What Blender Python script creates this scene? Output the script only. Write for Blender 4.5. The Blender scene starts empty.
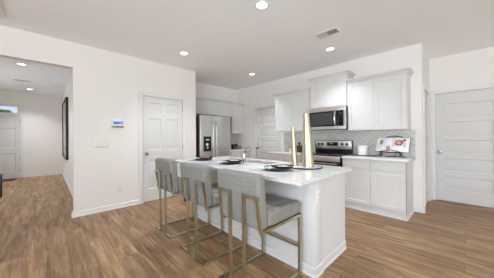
import bpy, bmesh, math, random
from mathutils import Vector, Matrix
random.seed(7)
SC = bpy.context.scene
COL = SC.collection
R = math.radians

# ---------------------------------------------------------------- camera
F_PX, CY = 208.9, 137.2
cam_d = bpy.data.cameras.new('camera')
cam = bpy.data.objects.new('camera', cam_d); COL.objects.link(cam)
cam_d.sensor_fit = 'HORIZONTAL'; cam_d.sensor_width = 36.0
cam_d.lens = F_PX / 494 * 36.0
cam_d.shift_y = -(139 - CY) / 494
cam_d.clip_start = 0.05
yaw, pit, rol = R(46.1), R(0.12), R(-0.38)
fw = Vector((math.cos(yaw) * math.cos(pit), math.sin(yaw) * math.cos(pit), math.sin(pit)))
rt = Vector((math.sin(yaw), -math.cos(yaw), 0)); up = rt.cross(fw)
r2 = rt * math.cos(rol) + up * math.sin(rol); u2 = up * math.cos(rol) - rt * math.sin(rol)
M = Matrix((r2, u2, -fw)).transposed().to_4x4(); M.translation = (0, 0, 1.23)
cam.matrix_world = M
SC.camera = cam

# ---------------------------------------------------------------- world, light, exposure
w = bpy.data.worlds.new('sky'); SC.world = w; w.use_nodes = True
nt = w.node_tree; nt.nodes.clear()
wo = nt.nodes.new('ShaderNodeOutputWorld'); bg = nt.nodes.new('ShaderNodeBackground')
sky = nt.nodes.new('ShaderNodeTexSky'); sky.sky_type = 'HOSEK_WILKIE'; sky.turbidity = 7.0
sky.sun_direction = Vector((0.5, -0.6, 0.62)).normalized()
nt.links.new(sky.outputs[0], bg.inputs[0]); bg.inputs[1].default_value = 5.0
nt.links.new(bg.outputs[0], wo.inputs[0])

def area(name, loc, direction, sx, sy, power, color):
    l = bpy.data.lights.new(name, 'AREA'); l.shape = 'RECTANGLE'; l.size = sx; l.size_y = sy
    l.energy = power; l.color = color
    o = bpy.data.objects.new(name, l); COL.objects.link(o); o.location = loc
    o.rotation_euler = Vector(direction).to_track_quat('-Z', 'Y').to_euler()
    return o
DAY = (0.865, 0.995, 1.12)
# daylight through the living-room windows behind the camera
# (sky light falls in and down, the upward lamps are added ceiling fill)
area('daylight_south_sky', (1.2, -4.42, 1.37), (0, 1, -0.35), 4.2, 1.6, 62, DAY)
area('ceiling_fill_south', (1.2, -4.40, 1.37), (0, 1, 1.3), 4.2, 1.6, 10, DAY)  # added fill, tilted up at the ceiling
area('ceiling_fill_west', (-3.10, -1.2, 1.37), (1, 0, 0.95), 4.0, 1.6, 258, DAY)  # main added fill lamp, aimed up to brighten the ceiling
area('hall_fill', (-1.72, 7.4, 1.4), (1, 0, 0.2), 1.6, 1.6, 21, DAY)  # added fill for the hallway; this wall has no window
CAN_POWER = 8.0

vs = SC.view_settings
vs.view_transform = 'Standard'; vs.look = 'None'; vs.gamma = 1.0; vs.use_curve_mapping = False
vs.exposure = 0.2
cy = SC.cycles
cy.max_bounces = 12; cy.diffuse_bounces = 8; cy.glossy_bounces = 5; cy.use_denoising = True
cy.sample_clamp_indirect = 6.0
cy.caustics_reflective = False; cy.caustics_refractive = False

# ---------------------------------------------------------------- materials
def lin(c):
    out = []
    for v in c[:3]:
        v = v / 255.0
        out.append(v / 12.92 if v <= 0.04045 else ((v + 0.055) / 1.055) ** 2.4)
    return (*out, 1.0)

def nodes(name):
    m = bpy.data.materials.new(name); m.use_nodes = True
    n = m.node_tree; b = n.nodes['Principled BSDF']
    return m, n, b

def mat(name, rgb, rough=0.5, metal=0.0, var=0.02, scale=6.0, bump=0.0, bscale=200.0, stretch=(1, 1, 1), spec=0.5, coat=0.0):
    """plain procedural material: a colour broken up by a little noise, and a fine bump"""
    m, n, b = nodes(name)
    tc = n.nodes.new('ShaderNodeTexCoord'); mp = n.nodes.new('ShaderNodeMapping'); mp.inputs['Scale'].default_value = stretch
    n.links.new(tc.outputs['Object'], mp.inputs[0])
    nz = n.nodes.new('ShaderNodeTexNoise'); nz.inputs['Scale'].default_value = scale; nz.inputs['Detail'].default_value = 3
    n.links.new(mp.outputs[0], nz.inputs['Vector'])
    mx = n.nodes.new('ShaderNodeMix'); mx.data_type = 'RGBA'
    c = lin(rgb)
    mx.inputs[6].default_value = tuple(max(0, v * (1 - var)) for v in c[:3]) + (1,)
    mx.inputs[7].default_value = tuple(min(1, v * (1 + var)) for v in c[:3]) + (1,)
    n.links.new(nz.outputs['Fac'], mx.inputs[0]); n.links.new(mx.outputs[2], b.inputs['Base Color'])
    b.inputs['Roughness'].default_value = rough; b.inputs['Metallic'].default_value = metal
    b.inputs['Specular IOR Level'].default_value = spec
    if coat: b.inputs['Coat Weight'].default_value = coat
    if bump:
        n2 = n.nodes.new('ShaderNodeTexNoise'); n2.inputs['Scale'].default_value = bscale; n2.inputs['Detail'].default_value = 2
        n.links.new(mp.outputs[0], n2.inputs['Vector'])
        bp = n.nodes.new('ShaderNodeBump'); bp.inputs['Strength'].default_value = bump; bp.inputs['Distance'].default_value = 0.002
        n.links.new(n2.outputs['Fac'], bp.inputs['Height']); n.links.new(bp.outputs[0], b.inputs['Normal'])
    return m

def emit(name, rgb, strength):
    m, n, b = nodes(name)
    b.inputs['Base Color'].default_value = lin(rgb); b.inputs['Emission Color'].default_value = lin(rgb)
    b.inputs['Emission Strength'].default_value = strength
    return m

WALL = mat('wall_paint', (234, 229, 223), 0.75, var=0.012, bump=0.06, bscale=120, spec=0.25)
CEIL = mat('ceiling_paint', (248, 248, 249), 0.85, var=0.012, bump=0.08, bscale=90, spec=0.2)
TRIM = mat('trim_paint', (226, 224, 221), 0.5, var=0.01)
DOORP = mat('door_paint', (217, 215, 212), 0.6, var=0.01, spec=0.25)
CAB = mat('cabinet_paint', (217, 215, 212), 0.5, var=0.008, spec=0.3)
QUARTZ = mat('white_quartz', (224, 222, 219), 0.12, var=0.015, scale=14)
STEEL = mat('stainless_steel', (216, 214, 210), 0.32, 1.0, var=0.05, scale=4, stretch=(1, 1, 60), bump=0.03, bscale=40)
BASIN = mat('satin_sink_steel', (226, 225, 222), 0.5, 1.0, var=0.03)
STEELH = mat('stainless_trim', (190, 189, 186), 0.22, 1.0, var=0.03)
CHROME = mat('chrome', (172, 172, 172), 0.12, 1.0, var=0.01)
NICKEL = mat('satin_nickel', (150, 146, 140), 0.3, 1.0, var=0.02)
BLACKG = mat('black_glass', (12, 12, 13), 0.08, var=0.02)
BLACKP = mat('black_plastic', (22, 22, 23), 0.4, var=0.03)
DGREY = mat('dark_grey_metal', (62, 62, 64), 0.5, 0.2, var=0.04)
IRON = mat('black_iron', (34, 32, 31), 0.5, 0.6, var=0.05)
GOLD = mat('brushed_gold', (198, 193, 170), 0.34, 1.0, var=0.05, scale=10, stretch=(1, 1, 8))
VASEG = mat('pale_gold', (202, 188, 158), 0.36, 1.0, var=0.05, scale=8, stretch=(1, 1, 0.3))
NAVY = mat('navy_glaze', (20, 29, 50), 0.4, var=0.08, spec=0.3)
BROWNG = mat('brown_glaze', (58, 42, 34), 0.25, var=0.1)
CERAM = mat('white_ceramic', (232, 230, 227), 0.25, var=0.01)
BEIGE = mat('beige_linen', (204, 184, 158), 0.85, var=0.08, scale=60, bump=0.3, bscale=400)
PMAT = mat('pale_blue_weave', (172, 177, 181), 0.8, var=0.05, scale=120, bump=0.3, bscale=350)
SLABG = mat('dark_grey_slab', (86, 84, 82), 0.5, var=0.06, scale=30)
WOODL = mat('light_wood', (176, 142, 104), 0.5, var=0.12, scale=20, stretch=(1, 1, 6))
DWOOD = mat('dark_wood', (46, 32, 24), 0.4, var=0.2, scale=12, stretch=(6, 6, 1))
PAGE = mat('book_page', (236, 236, 240), 0.7, var=0.02, scale=40)
REDP = mat('red_print', (196, 84, 70), 0.7, var=0.45, scale=90)
ORANGEP = mat('orange_brown_print', (190, 134, 108), 0.7, var=0.45, scale=90)
PINKP = mat('pink_print', (228, 186, 176), 0.7, var=0.2, scale=80)
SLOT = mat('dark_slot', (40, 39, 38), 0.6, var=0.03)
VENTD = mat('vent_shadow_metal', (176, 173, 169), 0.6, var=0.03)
LEAF = mat('tree_leaves', (72, 104, 52), 0.8, var=0.6, scale=3)
BARK = mat('tree_bark', (84, 68, 54), 0.9, var=0.3, scale=12)
LENS = emit('lamp_lens', (255, 250, 240), 4.0)
SCREEN = emit('lit_screen', (176, 188, 226), 0.55)
SCREEND = emit('lit_screen_keys', (92, 100, 140), 0.45)
CLOCK = emit('clock_digits', (24, 42, 44), 0.1)

def napkin_mat():
    m, n, b = nodes('teal_white_print')
    tc = n.nodes.new('ShaderNodeTexCoord'); wv = n.nodes.new('ShaderNodeTexWave'); wv.inputs['Scale'].default_value = 14
    wv.inputs['Distortion'].default_value = 9; wv.inputs['Detail Scale'].default_value = 3
    cr = n.nodes.new('ShaderNodeValToRGB'); cr.color_ramp.interpolation = 'CONSTANT'
    cr.color_ramp.elements[0].color = lin((236, 236, 232)); cr.color_ramp.elements[1].position = 0.6
    cr.color_ramp.elements[1].color = lin((104, 138, 146))
    n.links.new(tc.outputs['Object'], wv.inputs['Vector']); n.links.new(wv.outputs['Fac'], cr.inputs[0])
    n.links.new(cr.outputs[0], b.inputs['Base Color']); b.inputs['Roughness'].default_value = 0.85
    return m
PRINT = napkin_mat()

def fabric_mat():
    m, n, b = nodes('grey_tweed')
    tc = n.nodes.new('ShaderNodeTexCoord')
    n1 = n.nodes.new('ShaderNodeTexNoise'); n1.inputs['Scale'].default_value = 260; n1.inputs['Detail'].default_value = 2
    n2 = n.nodes.new('ShaderNodeTexNoise'); n2.inputs['Scale'].default_value = 140; n2.inputs['Detail'].default_value = 3
    ad = n.nodes.new('ShaderNodeMath'); ad.operation = 'ADD'
    cr = n.nodes.new('ShaderNodeValToRGB')
    cr.color_ramp.elements[0].position = 0.7; cr.color_ramp.elements[0].color = lin((118, 116, 110))
    cr.color_ramp.elements[1].position = 1.3; cr.color_ramp.elements[1].color = lin((152, 150, 144))
    cr.color_ramp.elements[1].position = 1.0
    dv = n.nodes.new('ShaderNodeMath'); dv.operation = 'MULTIPLY'; dv.inputs[1].default_value = 0.85
    for k in (n1, n2): n.links.new(tc.outputs['Object'], k.inputs['Vector'])
    n.links.new(n1.outputs['Fac'], ad.inputs[0]); n.links.new(n2.outputs['Fac'], ad.inputs[1])
    n.links.new(ad.outputs[0], dv.inputs[0]); n.links.new(dv.outputs[0], cr.inputs[0])
    n.links.new(cr.outputs[0], b.inputs['Base Color'])
    b.inputs['Roughness'].default_value = 0.95; b.inputs['Specular IOR Level'].default_value = 0.15
    bp = n.nodes.new('ShaderNodeBump'); bp.inputs['Strength'].default_value = 0.4; bp.inputs['Distance'].default_value = 0.002
    n.links.new(n1.outputs['Fac'], bp.inputs['Height']); n.links.new(bp.outputs[0], b.inputs['Normal'])
    return m
FABRIC = fabric_mat()

def floor_mat():
    m, n, b = nodes('wood_plank')
    N, L = n.nodes.new, n.links.new
    g = N('ShaderNodeNewGeometry'); sp = N('ShaderNodeSeparateXYZ'); L(g.outputs['Position'], sp.inputs[0])
    cb = N('ShaderNodeCombineXYZ'); L(sp.outputs['Y'], cb.inputs[0]); L(sp.outputs['X'], cb.inputs[1])
    def brick(c1, c2, mortar, bias=0.0):
        br = N('ShaderNodeTexBrick'); L(cb.outputs[0], br.inputs['Vector'])
        br.offset = 0.37; br.offset_frequency = 2; br.squash = 1.0
        br.inputs['Color1'].default_value = c1; br.inputs['Color2'].default_value = c2; br.inputs['Mortar'].default_value = mortar
        br.inputs['Scale'].default_value = 1.0; br.inputs['Mortar Size'].default_value = 0.0018; br.inputs['Mortar Smooth'].default_value = 0.2
        br.inputs['Bias'].default_value = bias; br.inputs['Brick Width'].default_value = 1.22; br.inputs['Row Height'].default_value = 0.18
        return br
    rnd = brick((0, 0, 0, 1), (1, 1, 1, 1), (0.5, 0.5, 0.5, 1))
    # each plank takes its own stretch of grain
    sh = N('ShaderNodeVectorMath'); sh.operation = 'MULTIPLY_ADD'; L(rnd.outputs['Color'], sh.inputs[0])
    sh.inputs[1].default_value = (13.0, 0.0, 7.0); L(cb.outputs[0], sh.inputs[2])
    mp = N('ShaderNodeMapping'); mp.inputs['Scale'].default_value = (1.0, 9.0, 1.0); L(sh.outputs[0], mp.inputs[0])
    n1 = N('ShaderNodeTexNoise'); n1.inputs['Scale'].default_value = 1.7; n1.inputs['Detail'].default_value = 6; n1.inputs['Roughness'].default_value = 0.62; n1.inputs['Distortion'].default_value = 0.7
    L(mp.outputs[0], n1.inputs['Vector'])
    mp2 = N('ShaderNodeMapping'); mp2.inputs['Scale'].default_value = (1.6, 38.0, 1.0); L(sh.outputs[0], mp2.inputs[0])
    n2 = N('ShaderNodeTexNoise'); n2.inputs['Scale'].default_value = 1.4; n2.inputs['Detail'].default_value = 4
    L(mp2.outputs[0], n2.inputs['Vector'])
    cr = N('ShaderNodeValToRGB'); e = cr.color_ramp.elements
    e[0].position = 0.30; e[0].color = lin((116, 87, 60)); e[1].position = 0.70; e[1].color = lin((196, 164, 127))
    k = e.new(0.5); k.color = lin((160, 127, 92))
    L(n1.outputs['Fac'], cr.inputs[0])
    ov = N('ShaderNodeMix'); ov.data_type = 'RGBA'; ov.blend_type = 'OVERLAY'; ov.inputs[0].default_value = 0.5
    L(cr.outputs[0], ov.inputs[6]); L(n2.outputs['Fac'], ov.inputs[7])
    tone = brick(lin((224, 222, 220)), lin((255, 252, 248)), lin((150, 140, 130)))
    ml = N('ShaderNodeMix'); ml.data_type = 'RGBA'; ml.blend_type = 'MULTIPLY'; ml.inputs[0].default_value = 1.0
    L(ov.outputs[2], ml.inputs[6]); L(tone.outputs['Color'], ml.inputs[7])
    L(ml.outputs[2], b.inputs['Base Color'])
    b.inputs['Roughness'].default_value = 0.42; b.inputs['Specular IOR Level'].default_value = 0.4
    bp = N('ShaderNodeBump'); bp.inputs['Strength'].default_value = 0.12; bp.inputs['Distance'].default_value = 0.002
    L(n2.outputs['Fac'], bp.inputs['Height']); L(bp.outputs[0], b.inputs['Normal'])
    return m
FLOOR = floor_mat()

def tile_mat():
    m, n, b = nodes('herringbone_tile')
    g = n.nodes.new('ShaderNodeNewGeometry'); cr = n.nodes.new('ShaderNodeValToRGB')
    cr.color_ramp.elements[0].color = lin((200, 198, 193)); cr.color_ramp.elements[1].color = lin((214, 212, 207))
    n.links.new(g.outputs['Random Per Island'], cr.inputs[0]); n.links.new(cr.outputs[0], b.inputs['Base Color'])
    nz = n.nodes.new('ShaderNodeTexNoise'); nz.inputs['Scale'].default_value = 25
    bp = n.nodes.new('ShaderNodeBump'); bp.inputs['Strength'].default_value = 0.15; bp.inputs['Distance'].default_value = 0.004
    n.links.new(nz.outputs['Fac'], bp.inputs['Height']); n.links.new(bp.outputs[0], b.inputs['Normal'])
    b.inputs['Roughness'].default_value = 0.12
    return m
TILE = tile_mat()
GROUT = mat('tile_grout', (238, 237, 234), 0.8, var=0.02)

def pane_mat():
    m, n, b = nodes('clear_glass')
    n.nodes.remove(b); out = n.nodes['Material Output']
    t = n.nodes.new('ShaderNodeBsdfTransparent'); gl = n.nodes.new('ShaderNodeBsdfGlossy'); gl.inputs['Roughness'].default_value = 0.02
    nz = n.nodes.new('ShaderNodeTexNoise'); mt = n.nodes.new('ShaderNodeMath'); mt.operation = 'MULTIPLY'; mt.inputs[1].default_value = 0.12
    n.links.new(nz.outputs['Fac'], mt.inputs[0])
    mx = n.nodes.new('ShaderNodeMixShader'); n.links.new(mt.outputs[0], mx.inputs[0])
    n.links.new(t.outputs[0], mx.inputs[1]); n.links.new(gl.outputs[0], mx.inputs[2]); n.links.new(mx.outputs[0], out.inputs[0])
    return m
PANE = pane_mat()
JARG = mat('smoky_glass', (120, 122, 122), 0.1, var=0.05)

def painting_mat():
    m, n, b = nodes('painted_canvas')
    tc = n.nodes.new('ShaderNodeTexCoord'); nz = n.nodes.new('ShaderNodeTexNoise'); nz.inputs['Scale'].default_value = 2.2
    nz.inputs['Detail'].default_value = 5; nz.inputs['Distortion'].default_value = 1.2
    cr = n.nodes.new('ShaderNodeValToRGB'); e = cr.color_ramp.elements
    e[0].position = 0.35; e[0].color = lin((150, 140, 126)); e[1].position = 0.65; e[1].color = lin((228, 220, 206))
    n.links.new(tc.outputs['Object'], nz.inputs['Vector']); n.links.new(nz.outputs['Fac'], cr.inputs[0])
    n.links.new(cr.outputs[0], b.inputs['Base Color']); b.inputs['Roughness'].default_value = 0.7
    return m
CANVAS = painting_mat()

# ---------------------------------------------------------------- mesh helpers
class MB:
    def __init__(self): self.bm = bmesh.new()
    def quad(self, *pts):
        return self.bm.faces.new([self.bm.verts.new(p) for p in pts])
    def box(self, x0, x1, y0, y1, z0, z1, bev=0.0, seg=2):
        if x0 > x1: x0, x1 = x1, x0
        if y0 > y1: y0, y1 = y1, y0
        if z0 > z1: z0, z1 = z1, z0
        v = [self.bm.verts.new(p) for p in ((x0, y0, z0), (x1, y0, z0), (x1, y1, z0), (x0, y1, z0), (x0, y0, z1), (x1, y0, z1), (x1, y1, z1), (x0, y1, z1))]
        fs = [self.bm.faces.new([v[i] for i in q]) for q in ((3, 2, 1, 0), (4, 5, 6, 7), (0, 1, 5, 4), (1, 2, 6, 5), (2, 3, 7, 6), (3, 0, 4, 7))]
        if bev:
            es = list({e for f in fs for e in f.edges})
            bmesh.ops.bevel(self.bm, geom=es, offset=bev, segments=seg, affect='EDGES', profile=0.5)
        return self
    def bar(self, p, q, s, s2=None, ext=True):
        p, q = Vector(p), Vector(q); d = (q - p).normalized(); s2 = s2 or s
        if ext: p = p - d * s / 2; q = q + d * s / 2
        a = Vector((0, 0, 1)) if abs(d.z) < 0.9 else Vector((0, 1, 0))
        u = d.cross(a).normalized(); v = u.cross(d)
        ring = [(-s / 2, -s2 / 2), (s / 2, -s2 / 2), (s / 2, s2 / 2), (-s / 2, s2 / 2)]
        A = [self.bm.verts.new(p + u * x + v * y) for x, y in ring]; B = [self.bm.verts.new(q + u * x + v * y) for x, y in ring]
        self.bm.faces.new(A[::-1]); self.bm.faces.new(B)
        for i in range(4): self.bm.faces.new((A[i], A[(i + 1) % 4], B[(i + 1) % 4], B[i]))
        return self
    def tube(self, pts, r, n=10, closed=False):
        pts = [Vector(p) for p in pts]; rings = []
        for i, p in enumerate(pts):
            if closed: t = (pts[(i + 1) % len(pts)] - pts[i - 1]).normalized()
            else: t = (pts[min(i + 1, len(pts) - 1)] - pts[max(i - 1, 0)]).normalized()
            a = Vector((0, 0, 1)) if abs(t.z) < 0.95 else Vector((1, 0, 0))
            u = t.cross(a).normalized(); v = u.cross(t)
            rr = r[i] if isinstance(r, (list, tuple)) else r
            rings.append([self.bm.verts.new(p + (u * math.cos(2 * math.pi * k / n) + v * math.sin(2 * math.pi * k / n)) * rr) for k in range(n)])
        m = len(rings)
        for i in range(m if closed else m - 1):
            A, B = rings[i], rings[(i + 1) % m]
            for k in range(n): self.bm.faces.new((A[k], A[(k + 1) % n], B[(k + 1) % n], B[k]))
        if not closed: self.bm.faces.new(rings[0][::-1]); self.bm.faces.new(rings[-1])
        return self
    def lathe(self, prof, n=32, c=(0, 0, 0), axis='z', shear=(0, 0)):
        c = Vector(c); rings = []
        for r, z in prof:
            ring = []
            for k in range(n if r > 1e-6 else 1):
                a = 2 * math.pi * k / n; x, y = r * math.cos(a), r * math.sin(a)
                if axis == 'z': p = Vector((x + shear[0] * z, y + shear[1] * z, z))
                elif axis == 'y': p = Vector((x, z, -y))
                else: p = Vector((z, x, y))
                ring.append(self.bm.verts.new(c + p))
            rings.append(ring)
        for A, B in zip(rings, rings[1:]):
            if len(A) == 1 and len(B) == 1: continue
            for k in range(n):
                k2 = (k + 1) % n
                if len(A) == 1: self.bm.faces.new((A[0], B[k2], B[k]))
                elif len(B) == 1: self.bm.faces.new((A[k], A[k2], B[0]))
                else: self.bm.faces.new((A[k], A[k2], B[k2], B[k]))
        return self
    def prism(self, poly, y0, y1):                      # polygon in x,z extruded along y
        A = [self.bm.verts.new((x, y0, z)) for x, z in poly]; B = [self.bm.verts.new((x, y1, z)) for x, z in poly]
        self.bm.faces.new(A); self.bm.faces.new(B[::-1]); n = len(A)
        for i in range(n): self.bm.faces.new((A[(i + 1) % n], A[i], B[i], B[(i + 1) % n]))
        return self
    def slab(self, us, vs_, holes, t0, t1, f):
        """plate in the (u,v) plane with rectangular holes; f(u,v,t) -> point"""
        us = sorted(set(us) | {h[0] for h in holes} | {h[1] for h in holes}); vs2 = sorted(set(vs_) | {h[2] for h in holes} | {h[3] for h in holes})
        def solid(i, j):
            if i < 0 or j < 0 or i >= len(us) - 1 or j >= len(vs2) - 1: return False
            cu, cv = (us[i] + us[i + 1]) / 2, (vs2[j] + vs2[j + 1]) / 2
            return not any(h[0] < cu < h[1] and h[2] < cv < h[3] for h in holes)
        cache = {}
        def V(u, v, t):
            k = (u, v, t)
            if k not in cache: cache[k] = self.bm.verts.new(f(u, v, t))
            return cache[k]
        for i in range(len(us) - 1):
            for j in range(len(vs2) - 1):
                if not solid(i, j): continue
                a, b, c, d = us[i], us[i + 1], vs2[j], vs2[j + 1]
                for t in (t0, t1): self.bm.faces.new((V(a, c, t), V(b, c, t), V(b, d, t), V(a, d, t)))
                for di, dj, e in ((-1, 0, ((a, c), (a, d))), (1, 0, ((b, c), (b, d))), (0, -1, ((a, c), (b, c))), (0, 1, ((a, d), (b, d)))):
                    if not solid(i + di, j + dj):
                        p, q = e; self.bm.faces.new((V(*p, t0), V(*q, t0), V(*q, t1), V(*p, t1)))
        return self
    def panel(self, x0, x1, z0, z1, t, rects, y=0.0, inset=0.012, depth=0.009, raised=0.0, rin=0.03):
        """door leaf in x,z with its front at y, thickness t behind it, recessed (or raised-and-fielded) panels"""
        xs = sorted({x0, x1} | {r[0] for r in rects} | {r[1] for r in rects}); zs = sorted({z0, z1} | {r[2] for r in rects} | {r[3] for r in rects})
        cache = {}
        def V(x, z, yy=y):
            k = (x, z, yy)
            if k not in cache: cache[k] = self.bm.verts.new((x, yy, z))
            return cache[k]
        sub = []
        for i in range(len(xs) - 1):
            for j in range(len(zs) - 1):
                fc = self.bm.faces.new((V(xs[i], zs[j]), V(xs[i + 1], zs[j]), V(xs[i + 1], zs[j + 1]), V(xs[i], zs[j + 1])))
                cx, cz = (xs[i] + xs[i + 1]) / 2, (zs[j] + zs[j + 1]) / 2
                if any(r[0] < cx < r[1] and r[2] < cz < r[3] for r in rects): sub.append(fc)
        per = [(x, z0) for x in xs] + [(x1, z) for z in zs[1:]] + [(x, z1) for x in xs[::-1][1:]] + [(x0, z) for z in zs[::-1][1:-1]]
        yb = y + t
        for k in range(len(per)):
            a, b = per[k], per[(k + 1) % len(per)]
            self.bm.faces.new((V(*b), V(*a), V(*a, yb), V(*b, yb)))
        self.bm.faces.new([V(*p, yb) for p in per][::-1])
        self.bm.normal_update()
        for fc in sub:
            bmesh.ops.inset_individual(self.bm, faces=[fc], thickness=inset, depth=0)
            for v in fc.verts: v.co.y += depth
            if raised:
                bmesh.ops.inset_individual(self.bm, faces=[fc], thickness=rin * 0.35, depth=0)
                bmesh.ops.inset_individual(self.bm, faces=[fc], thickness=rin, depth=0)
                for v in fc.verts: v.co.y -= raised
        return self
    def rbox(self, hx, hy, hz, r, n=8, rs=3, top=None, c=(0, 0, 0)):
        """rounded cushion block centred at c; top(x,y)-> extra height of the upper skin"""
        def line(h):
            inner = [-(h - r) + 2 * (h - r) * i / n for i in range(n + 1)]
            ang = [r * math.tan(math.pi / 4 * k / rs) for k in range(1, rs + 1)]
            return [-(h - r) - a for a in ang[::-1]] + inner + [(h - r) + a for a in ang]
        X, Y, Z = line(hx), line(hy), line(hz); cache = {}
        def V(x, y, z):
            k = (round(x, 6), round(y, 6), round(z, 6))
            if k in cache: return cache[k]
            p = Vector((x, y, z)); q = Vector((max(-(hx - r), min(hx - r, x)), max(-(hy - r), min(hy - r, y)), max(-(hz - r), min(hz - r, z))))
            d = p - q
            if d.length > 1e-9: p = q + d.normalized() * r
            if top and p.z > hz - r - 1e-6: p.z += top(p.x, p.y)
            cache[k] = self.bm.verts.new(Vector(c) + p); return cache[k]
        def sheet(A, B, f):
            for i in range(len(A) - 1):
                for j in range(len(B) - 1):
                    self.bm.faces.new((f(A[i], B[j]), f(A[i + 1], B[j]), f(A[i + 1], B[j + 1]), f(A[i], B[j + 1])))
        for s in (0, -1):
            sheet(X, Y, lambda a, b: V(a, b, Z[s])); sheet(X, Z, lambda a, b: V(a, Y[s], b)); sheet(Y, Z, lambda a, b: V(X[s], a, b))
        return self
    def move(self, mtx): bmesh.ops.transform(self.bm, matrix=mtx, verts=self.bm.verts); return self
    def build(self, name, m, parent=None, angle=35, loc=None):
        bmesh.ops.recalc_face_normals(self.bm, faces=self.bm.faces)
        me = bpy.data.meshes.new(name); self.bm.to_mesh(me); self.bm.free()
        me.materials.append(m)
        for p in me.polygons: p.use_smooth = True
        me.set_sharp_from_angle(angle=R(angle))
        o = bpy.data.objects.new(name, me); COL.objects.link(o)
        if parent: o.parent = parent
        if loc: o.location = loc
        return o

def tag(o, label, cat, group=None):
    o['label'] = label; o['category'] = cat
    if group: o['group'] = group
    return o
def thing(name, label, cat, loc=(0, 0, 0), rz=0.0, group=None):
    o = bpy.data.objects.new(name, None); COL.objects.link(o); o.empty_display_size = 0.1
    o.location = loc; o.rotation_euler = (0, 0, rz)
    return tag(o, label, cat, group)
def struct(o, label=None):
    o['kind'] = 'structure'
    if label: o['label'] = label
    return o
def sempty(name, loc, rz=0.0):
    o = bpy.data.objects.new(name, None); COL.objects.link(o); o.location = loc; o.rotation_euler = (0, 0, rz); o['kind'] = 'structure'
    return o
def copy_tree(o, parent=None, **kw):
    c = o.copy(); COL.objects.link(c); c.parent = parent
    for ch in [k for k in bpy.data.objects if k.parent == o]: copy_tree(ch, c)
    for k, v in kw.items(): c[k] = v
    return c
FX = -math.pi / 2                                     # rotation of things that face -X (local x runs to -Y, local y goes into the wall)

# ---------------------------------------------------------------- setting
H = 2.74
YW, XR, YB, YN, XF = 4.24, 4.37, 5.0, 0.465, 5.44     # left wall, right kitchen wall, kitchen back wall, short wall, far right wall
XH, YH = 0.425, 9.79                                  # hall side wall, front wall of the hall
T = 0.12
struct(MB().box(-3.4, XF + .2, -4.7, YH + .2, -0.1, 0).build('floor', FLOOR))
struct(MB().box(-3.4, XF + .2, -4.7, YH + .2, H, H + 0.1).build('ceiling', CEIL))

def wall(name, axis, pos, side, u0, u1, holes=(), through=(), t=T):
    """axis 'x': plane X=pos; side = direction (+1/-1) the wall body grows. holes are door recesses 5 cm deep, through go right through"""
    if axis == 'x': f = lambda u, v, k: (pos + side * k, u, v)
    else: f = lambda u, v, k: (u, pos + side * k, v)
    m = MB(); rec = 0.05
    m.slab((u0, u1), (0, H), list(holes) + list(through), 0, rec, f)
    m.slab((u0, u1), (0, H), list(through), rec, t, f)
    return struct(m.build(name, WALL))

# left wall: header over the hall opening, then the closet door
wall('wall_left', 'y', YW, 1, -3.2, 2.464, holes=[(1.325, 2.148, 0, 2.05)], through=[(-1.62, 0.309, 0, 2.35)])
wall('wall_kitchen_side', 'x', 2.464, -1, YW + T, YB + T)
wall('wall_kitchen_back', 'y', YB, 1, 2.464, XR + T)
wall('wall_right', 'x', XR, 1, YN + T, YB, holes=[(3.335, 4.165, 0, 2.045)])
wall('wall_pantry_front', 'y', YN, 1, XR, XF, holes=[(4.52, 5.28, 0, 2.04)])
wall('wall_far_right', 'x', XF, 1, -4.5, YN + T, holes=[(-0.462, 0.385, 0, 2.05)])
wall('wall_hall_right', 'x', XH, 1, YW + T, YH)
wall('wall_hall_front', 'y', YH, 1, -1.9, XH + T, holes=[(-1.53, -0.58, 0, 1.99)], through=[(-1.49, -0.62, 2.03, 2.29)])
wall('wall_hall_left', 'x', -1.8, -1, YW + T, YH)
# living-room walls behind the camera, each with its windows
wall('wall_back', 'y', -4.5, -1, -3.2, XF, through=[(-0.9, 1.1, 0.55, 2.2), (1.4, 3.4, 0.55, 2.2)])
wall('wall_west', 'x', -3.2, -1, -4.5, YW, through=[(-3.2, -1.3, 0.55, 2.2), (-1.0, 0.9, 0.55, 2.2)])

def window(name, axis, pos, u0, u1, z0, z1, parent_mats=(TRIM, PANE)):
    f = (lambda u, v, k: (pos + k, u, v)) if axis == 'x' else (lambda u, v, k: (u, pos + k, v))
    root = sempty(name, f((u0 + u1) / 2, z0, 0)); inv = Matrix.Translation(-Vector(root.location))
    m = MB(); e = 0.05; mid = (z0 + z1) / 2
    if z1 - z0 > 1: hs = [(u0 + e, u1 - e, z0 + e, mid - .02), (u0 + e, u1 - e, mid + .02, z1 - e)]
    else: e = 0.03; hs = [(u0 + e, u1 - e, z0 + e, z1 - e)]
    m.slab((u0, u1), (z0, z1), hs, -0.03, 0.03, f).move(inv).build('window_frame', TRIM, root)
    p = MB()
    for h in hs: p.slab((h[0], h[1]), (h[2], h[3]), [], -0.004, 0.004, f)
    p.move(inv).build('window_pane', PANE, root)
    return root
window('window_1', 'y', YH + 0.06, -1.49, -0.62, 2.03, 2.29)
window('window_2', 'y', -4.56, -0.9, 1.1, 0.55, 2.2)
window('window_3', 'y', -4.56, 1.4, 3.4, 0.55, 2.2)
window('window_4', 'x', -3.26, -3.2, -1.3, 0.55, 2.2)
window('window_5', 'x', -3.26, -1.0, 0.9, 0.55, 2.2)

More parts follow.
